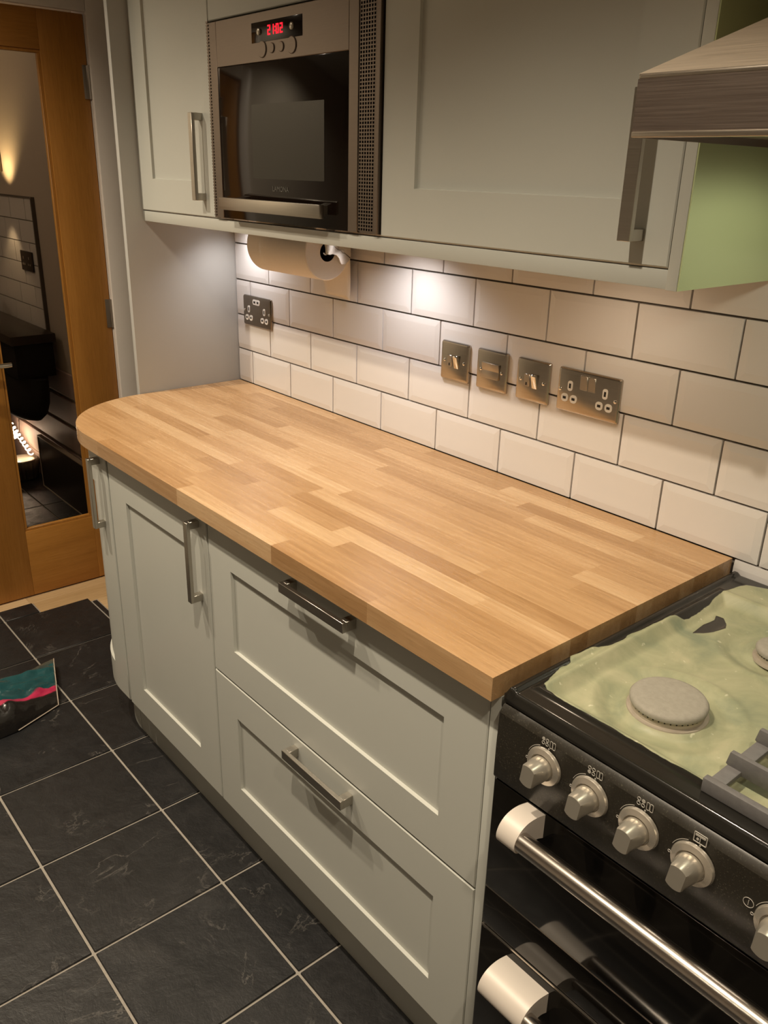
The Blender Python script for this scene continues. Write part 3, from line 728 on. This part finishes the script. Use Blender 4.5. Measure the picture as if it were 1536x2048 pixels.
# burners
def burner(x, y, r):
    zb = hz(x, y) - .001
    bm = bmesh.new(); lathe(bm, (x, y, zb), (0, 0, 1), ((r + .004, 0), (r + .003, .003), (r - .002, .004), (r - .003, .0125), (0, .0125)), 48); b = fin('burner_ring', bm, M['burnring'], ck, auto=40)
    bm = bmesh.new(); lathe(bm, (x, y, zb + .0125), (0, 0, 1), ((r - .004, 0), (r + .0005, .0008), (r + .001, .005), (r - .0015, .0085), (r - .006, .0098), (r * .5, .0102), (0, .0102)), 48); fin('burner_cap', bm, M['burner'], b, auto=50)
    bm = bmesh.new(); n = 40
    for i in range(n):
        a = 2 * PI * i / n; c, s = math.cos(a), math.sin(a); q = bmesh.new(); bx(q, r - .004, r - .0022, -.0009, .0009, .0095, .0126); merge(bm, q, Matrix.Translation((x, y, zb)) @ Matrix.Rotation(a, 4, 'Z'))
    o = fin('flame_ports', bm, M['hole'], b); o['kind'] = 'stuff'
burner(1.812, -.456, .0495); burner(1.845, -.215, .034); burner(2.107, -.456, .034); burner(2.107, -.19, .0495)
# control panel
bm = bmesh.new(); prism(bm, ((-.592, .8655), (-.600, .8655), (-.6075, .861), (KF - .0005, .852), (KF - .002, .80), (KF - .002, .750), (KF, .7465), (-.592, .7465)), 'x', KX0 + .001, KX1 - .001)
cp = fin('control_panel', bm, M['panel'], ck, auto=30); PY = KF - .002
def ring2(bm, x, z, r, y, t=.00045, n=12): tube(bm, [(x + r * math.cos(2 * PI * i / n), y, z + r * math.sin(2 * PI * i / n)) for i in range(n)], t, 5, True)
def disc2(bm, x, z, r, y): lathe(bm, (x, y + .0003, z), (0, -1, 0), ((r, 0), (r, .0006)), 12)
def knob(i, x, z, icon):
    k = thing_part = None
    bm = bmesh.new(); lathe(bm, (x, PY, z), (0, -1, 0), ((.0268, 0), (.0265, .002), (.0255, .0042), (.0185, .0062), (.0175, .004), (.0, .004)), 40)
    k = fin('knob', bm, M['bezel'], cp, auto=35); k['label'] = 'silver rotary knob on a chrome bezel'
    # grip: round shaft that flattens to a wedge at the tip
    bm = bmesh.new(); n = 36; rings = []
    for r, d, sq in ((.0160, .003, 0), (.0163, .010, 0), (.0160, .018, .12), (.0160, .032, .55), (.0155, .0345, .62)):
        ring = []
        for q in range(n):
            a = 2 * PI * q / n; cx_, cz_ = math.cos(a), math.sin(a)
            # squeeze sideways to make the grip blade
            lim = r * (1 - sq * .62); xx = max(-lim, min(lim, r * cx_)); zz = r * cz_
            ca, sa = math.cos(-.12), math.sin(-.12); ring.append(bm.verts.new((x + xx * ca - zz * sa, PY - d, z + xx * sa + zz * ca)))
        rings.append(ring)
    for A, B in zip(rings, rings[1:]):
        for q in range(n): bm.faces.new([A[q], A[(q + 1) % n], B[(q + 1) % n], B[q]])
    bm.faces.new(rings[-1]); fin('knob_grip', bm, M['silver'], k, auto=25)
    # marks
    bm = bmesh.new(); y = PY - .0002; zi = z + .036
    disc2(bm, x + .004, z + .0285, .0011, y)
    tube(bm, [(x - .0255 * math.cos(a) * 1.12, y, z + .0255 * math.sin(a) * 1.12) for a in [math.radians(20 + 50 * q / 8) for q in range(9)]], .00035, 5)
    ring2(bm, x - .029, z - .003, .0016, y)
    if icon < 3:
        sp = [(-.0035, .0035), (-.0035, -.0025), (.0025, .0035), (.0025, -.0025)]
        for q, (a, b) in enumerate(sp):
            if q == icon: disc2(bm, x + a - .002, zi + b, .0024, y)
            else: ring2(bm, x + a - .002, zi + b, .0022, y)
        for a in (.0075, .012): tube(bm, [(p[0], y, p[1]) for p in rrect(x + a - .0005, zi + .0005, .0038, .0105, .0012, 2)], .0004, 5, True)
    elif icon == 3:
        tube(bm, [(p[0], y, p[1]) for p in rrect(x + .003, zi + .001, .015, .0125, .0008, 2)], .0006, 5, True); bx(bm, x - .003, x + .009, y - .0006, y + .0002, zi + .003, zi + .0055)
        tube(bm, [(x + .003, y, zi + .003), (x + .003, y, zi - .005)], .0005, 5); disc2(bm, x, zi - .001, .0016, y)
    o = fin('panel_marks', bm, M['print'], cp); o['label'] = 'pale printed burner and dial marks'
for i, x in enumerate((1.743, 1.815, 1.885, 1.955)): knob(i, x, .816, i)
knob(5, 2.056, .806, 9); knob(6, 2.14, .812, 1)
bm = bmesh.new(); ring2(bm, 2.021, .8135, .0058, PY - .0002, .0004, 20); tube(bm, [(2.021, PY - .0002, .817), (2.021, PY - .0002, .810)], .0004, 5); fin('power_mark', bm, M['print'], cp)
# doors
gd = box('grill_door', M['blackglass'], ck, KX0 + .002, KX1 - .002, KF, -.5925, .5495, .7435, .0015)
box('trim_strip', M['steel'], gd, KX0 + .002, KX1 - .002, KF + .0012, -.5925, .5462, .549, 0)
box('fascia', M['blackglass'], ck, KX0 + .002, KX1 - .002, KF + .001, -.5925, .4755, .5455, .0012)
od = box('oven_door', M['blackglass'], ck, KX0 + .002, KX1 - .002, KF, -.5925, .10, .4685, .0015)
box('trim_strip', M['steel'], od, KX0 + .002, KX1 - .002, KF + .0008, -.5925, .469, .4722, 0)
def cooker_handle(door, z, x0, wid):
    # end brackets that sweep out and down from the door, with a round bar between them
    prof = [(-.611, z + .019), (-.634, z + .0255), (-.655, z + .024), (-.669, z + .013), (-.6735, z - .001), (-.670, z - .012), (-.660, z - .017), (-.642, z - .0165), (-.628, z - .012), (-.611, z - .020)]
    for _ in range(2):      # round the profile, keeping the two points on the door
        q = [prof[0]]
        for a, b in zip(prof, prof[1:]): q += [(a[0] * .75 + b[0] * .25, a[1] * .75 + b[1] * .25), (a[0] * .25 + b[0] * .75, a[1] * .25 + b[1] * .75)]
        prof = q + [prof[-1]]
    for xa, xb in ((x0, x0 + wid), (3.919 - x0 - wid, 3.919 - x0)):
        bm = bmesh.new(); prism(bm, prof, 'x', xa, xb); o = fin('handle_bracket', bm, M['satin'], door, auto=35)
    bm = bmesh.new(); lathe(bm, (x0 + wid - .004, -.6585, z + .001), (1, 0, 0), ((.0135, 0), (.0135, 3.919 - 2 * (x0 + wid) + .008)), 32); fin('handle_bar', bm, M['barchrome'], door, auto=40)
cooker_handle(gd, .722, 1.7215, .031); cooker_handle(od, .434, 1.714, .080)

# ---- pan support over the right burners
gt = thing('pan_support', (2.08, -.31, .884), 'grey cast iron pan support on the right of the hob', 'pan support')
def bar(name, x0, x1, y0, y1, z0, z1): return box(name, M['iron'], gt, x0, x1, y0, y1, z0, z1, .0015, 2)
bar('frame_bar', 1.932, 2.225, -.582, -.572, .8845, .903); bar('frame_bar', 1.932, 2.225, -.052, -.042, .8845, .903)
bar('frame_bar', 1.932, 1.950, -.572, -.052, .886, .893); bar('frame_bar', 2.207, 2.225, -.572, -.052, .886, .893)
for y in (-.523, -.455, -.388, -.25, -.19, -.125):
    for s, xa, xb in ((0, 1.930, 2.065), (1, 2.150, 2.226)):
        bm = bmesh.new()
        poly = [(xa, .894), (xa + .003, .911), (xb, .911), (xb, .898), (xa + .075, .898), (xa + .066, .887), (xa + .012, .887)] if not s else [(xb, .894), (xb - .003, .911), (xa, .911), (xa, .898), (xb - .05, .898), (xb - .04, .887), (xb - .012, .887)]
        prism(bm, poly, 'y', y - .0035, y + .0035, .0008); fin('finger_bar', bm, M['iron'], gt, auto=40)

# ---- extractor hood
HX0, HX1, HF = 1.660, 2.26, -.475
hd_ = thing('extractor_hood', (1.96, -.24, 1.563), 'brushed steel chimney cooker hood above the hob', 'hood')
bm = bmesh.new(); z0, z1, t = 1.563, 1.628, .004
bx(bm, HX0, HX1, HF, HF + t, z0 + .006, z1 - .006, 0); bx(bm, HX0, HX0 + t, HF + t, -.001, z0, z1, 0); bx(bm, HX1 - t, HX1, HF + t, -.001, z0, z1, 0)
fin('canopy_lip', bm, M['hoodsteel'], hd_)
bm = bmesh.new(); bx(bm, HX0, HX1, HF - .0015, HF + .012, z0, z0 + .0065, .0012, 2); bx(bm, HX0, HX1, HF - .0005, HF + .006, z1 - .007, z1, .0028, 3); fin('lip_edge', bm, M['steel'], hd_, auto=50)
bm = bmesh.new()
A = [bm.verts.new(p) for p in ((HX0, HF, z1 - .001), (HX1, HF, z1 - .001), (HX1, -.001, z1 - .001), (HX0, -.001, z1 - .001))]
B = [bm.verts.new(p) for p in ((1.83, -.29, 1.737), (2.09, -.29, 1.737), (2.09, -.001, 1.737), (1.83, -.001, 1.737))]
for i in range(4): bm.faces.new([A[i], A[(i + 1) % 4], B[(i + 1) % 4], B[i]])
bm.faces.new(B); fin('canopy_slope', bm, M['hoodsteel_lit'], hd_)
box('chimney', M['hoodsteel'], hd_, 1.832, 2.088, -.288, -.001, 1.7375, 2.399, .001)
uf = box('filter_panel', M['hoodsteel'], hd_, HX0 + t, HX1 - t, HF + t, -.002, 1.572, 1.578, 0)
for x in (1.80, 2.12):
    bm = bmesh.new(); lathe(bm, (x, -.40, 1.572), (0, 0, -1), ((.03, 0), (.03, .004), (.024, .006), (0, .006)), 24); fin('hood_lamp', bm, M['whitepl'], uf, auto=40)
lamp('hood_fill_light', 'SPOT', (1.94, -.22, 1.555), 2.5, (1.0, 0.97, 0.72), (1.90, -.22, .9), 0.03, 172, .25)  # added fill under the hood, lifts side panel and hob; source assumed

# ---- plastic packet on the floor
bg = thing('plastic_packet', (-.10, -.86, 0), 'crumpled teal, pink and black plastic packet lying on the slate floor', 'packet')
def packet():
    bm = bmesh.new(); nu, nv = 56, 70; us = []
    def lerp(a, b, t): return tuple(p + (q - p) * t for p, q in zip(a, b))
    def far(v): return lerp((-.185, -.632), (-.11, -1.12), v)
    def near(v):
        return lerp((.030, -.700), (.083, -.835), v / .3) if v < .3 else lerp((.083, -.835), (.105, -1.15), (v - .3) / .7)
    top = []; bot = []
    for i in range(nu + 1):
        a = []; b = []
        for j in range(nv + 1):
            u_, v_ = i / nu, j / nv
            p = lerp(far(v_), near(v_), u_)
            n1 = noise.noise(Vector((u_ * 3.2, v_ * 5, 1.7))); n2 = noise.noise(Vector((u_ * 9, v_ * 11, 5)))
            pr = sm(0, .30, u_) ** .8 * max(0, 1 - max(0, (u_ - .72) / .28) ** 2.2) ** .5
            grow = .22 + .78 * sm(0, .5, v_)
            lift = .030 * (1 - sm(0, .5, v_)) * (1 - u_)
            crease = .012 * math.exp(-(((u_ - .62) + .55 * (v_ - .28)) / .03) ** 2) * sm(.02, .12, v_) * sm(.5, .3, v_)
            z = .006 + lift + .085 * pr * grow * (1 + .22 * n1) + crease * 1.3 + .012 * n2 * pr + .008 * abs(noise.noise(Vector((u_ * 5 + 3, v_ * 7, 9)))) * pr
            zb = .002 + lift * .85
            a.append(bm.verts.new((p[0], p[1], max(z, zb + .001)))); b.append(bm.verts.new((p[0], p[1], zb))); us.append(u_ + .03 * n1); us.append(u_)
        top.append(a); bot.append(b)
    for i in range(nu):
        for j in range(nv):
            bm.faces.new([top[i][j], top[i + 1][j], top[i + 1][j + 1], top[i][j + 1]]); bm.faces.new([bot[i][j], bot[i][j + 1], bot[i + 1][j + 1], bot[i + 1][j]])
    for j in range(nv):
        bm.faces.new([top[0][j], top[0][j + 1], bot[0][j + 1], bot[0][j]]); bm.faces.new([top[nu][j], bot[nu][j], bot[nu][j + 1], top[nu][j + 1]])
    for i in range(nu):
        bm.faces.new([top[i][0], bot[i][0], bot[i + 1][0], top[i + 1][0]]); bm.faces.new([top[i][nv], top[i + 1][nv], bot[i + 1][nv], bot[i][nv]])
    edge = [top[i][0].co.copy() for i in range(nu + 1)] + [top[nu][j].co.copy() for j in range(1, 22)]
    o = fin('packet_skin', bm, M['bag'], bg, smooth=True)
    at = o.data.attributes.new('across', 'FLOAT', 'POINT'); at.data.foreach_set('value', us)
    bm = bmesh.new(); tube(bm, [e + Vector((.001, .001, -.0003)) for e in edge], .0016, 6); fin('sealed_edge', bm, M['pale'], bg, smooth=True)
packet()

# ---- room beyond the glass door
cn = thing('hall_counter', (-2.2, -.12, .0), 'dark counter against the wall seen through the door glass', 'counter')
box('counter_top', M['darkwood'], cn, -2.95, -1.55, -.22, -.024, .775, .815, .004)
box('counter_front', M['darkcloth'], cn, -2.95, -1.58, -.20, -.03, .62, .7745, .002)
sk = thing('hall_socket', (-1.83, -.01, 1.06), 'bronze double socket on tiles seen through the door glass', 'socket')
box('face_plate', M['darkwood'], sk, -1.905, -1.758, -.017, -.0095, 1.055, 1.142, .002)
for x in (-1.866, -1.797):
    for dx, dz, w_, h_ in ((0, .014, .006, .012), (-.011, -.014, .009, .008), (.011, -.014, .009, .008)):
        box('pin_surround', M['pale'], sk, x + dx - w_ / 2, x + dx + w_ / 2, -.0185, -.0171, 1.0985 + dz - h_ / 2, 1.0985 + dz + h_ / 2, 0)
tb = thing('hall_tap', (-2.2, -.1, .815), 'chrome tap on the dark counter behind the door glass', 'tap')
bm = bmesh.new(); tube(bm, [(-2.28, -.08, .8152), (-2.28, -.08, .90), (-2.27, -.085, .925), (-2.24, -.09, .935), (-2.14, -.12, .92), (-2.12, -.125, .90)], .011, 12); fin('spout', bm, M['chrome'], tb, auto=50)
bm = bmesh.new(); tube(bm, [(-2.20, -.07, .8152), (-2.20, -.07, .865), (-2.17, -.09, .872)], .009, 12); fin('tap_lever', bm, M['chrome'], tb, auto=50)
tub = thing('hall_tub', (-1.95, -.14, .36), 'dark rounded tub hanging below the counter behind the door glass', 'tub')
bm = bmesh.new(); n = 40; rings = []
for q, (s, z) in enumerate(((1.0, .619), (1.0, .56), (.97, .50), (.88, .445), (.72, .405), (.45, .38), (.15, .372))):
    rings.append([bm.verts.new((-1.96 + .44 * s * math.cos(2 * PI * i / n), -.115 + .09 * s * math.sin(2 * PI * i / n), z)) for i in range(n)])
for A, B in zip(rings, rings[1:]):
    for i in range(n): bm.faces.new([A[i], A[(i + 1) % n], B[(i + 1) % n], B[i]])
bm.faces.new(rings[0]); bm.faces.new(rings[-1]); fin('shell', bm, M['darkcloth'], tub, auto=50)
pot = thing('fluted_pot', (-2.08, -.09, 0), 'low dark fluted metal pot on the floor beyond the glass', 'pot')
bm = bmesh.new(); n = 96; rings = []
for r, z in ((.055, .001), (.068, .006), (.072, .05), (.076, .098), (.070, .104), (.060, .1045)):
    rings.append([bm.verts.new((-2.06 + (r + (.0028 * math.cos(i * PI / 2) if 0 < z < .1 else 0)) * math.cos(2 * PI * i / n), -.09 + (r + (.0028 * math.cos(i * PI / 2) if z < .1 else 0)) * math.sin(2 * PI * i / n), z)) for i in range(n)])
for A, B in zip(rings, rings[1:]):
    for i in range(n): bm.faces.new([A[i], A[(i + 1) % n], B[(i + 1) % n], B[i]])
bm.faces.new(rings[0]); bm.faces.new(rings[-1]); fin('pot_wall', bm, plain('pewter', (0.2, 0.17, 0.13), .3, .8), pot, auto=60)
sl = thing('string_light', (-2.1, -.06, .105), 'glowing coiled string light above the fluted pot', 'light')
bm = bmesh.new(); pts = []
for i in range(80):
    f = i / 79; a = f * 2 * PI * 8; pts.append((-2.33 + .27 * f, -.045 + .010 * math.cos(a), .215 - .095 * f + .010 * math.sin(a)))
tube(bm, pts, .0028, 6); fin('light_coil', bm, M['string'], sl, smooth=True)
bm = bmesh.new(); tube(bm, [(-2.26, -.03, .19), (-2.22, -.03, .30), (-2.20, -.03, .38)], .003, 6); fin('cable', bm, M['darkwood'], sl, smooth=True)
lp = thing('dark_board', (-1.6, -.06, 0), 'dark board with pale edges propped against the wall beyond the glass', 'board')
box('board_face', M['darkwood'], lp, -1.875, -1.2, -.058, -.040, .006, .262, 0)
bm = bmesh.new(); bx(bm, -1.882, -1.875, -.060, -.038, 0, .268); bx(bm, -1.875, -1.2, -.060, -.038, .262, .268); bx(bm, -1.875, -1.2, -.060, -.038, 0, .006); fin('pale_edging', bm, M['pale'], lp)
pf = thing('picture_frame', (-2.12, -.01, 1.47), 'dark picture frame edge on the lit wall behind the glass', 'picture')
box('frame', M['darkwood'], pf, -2.33, -2.045, -.018, -.0005, 1.475, 1.85, .003); box('print', M['pale'], pf, -2.30, -2.075, -.0195, -.0181, 1.505, 1.82, 0)
lamp('hall_uplight', 'SPOT', (-1.97, -.075, 1.395), 6.0, (1.0, .66, .30), (-1.99, -.04, 2.0), .02, 120, .8)
lamp('hall_downlight', 'SPOT', (-1.98, -.10, 1.30), 1.0, (1.0, .66, .34), (-2.03, -.02, .8), .02, 90, .6)
lamp('hall_ceiling_light', 'POINT', (-1.9, -1.2, 2.2), 6, (1.0, .72, .48), None, .1)
lamp('hall_string_glow', 'POINT', (-2.17, -.085, .20), .8, (1.0, .70, .48), None, .02)
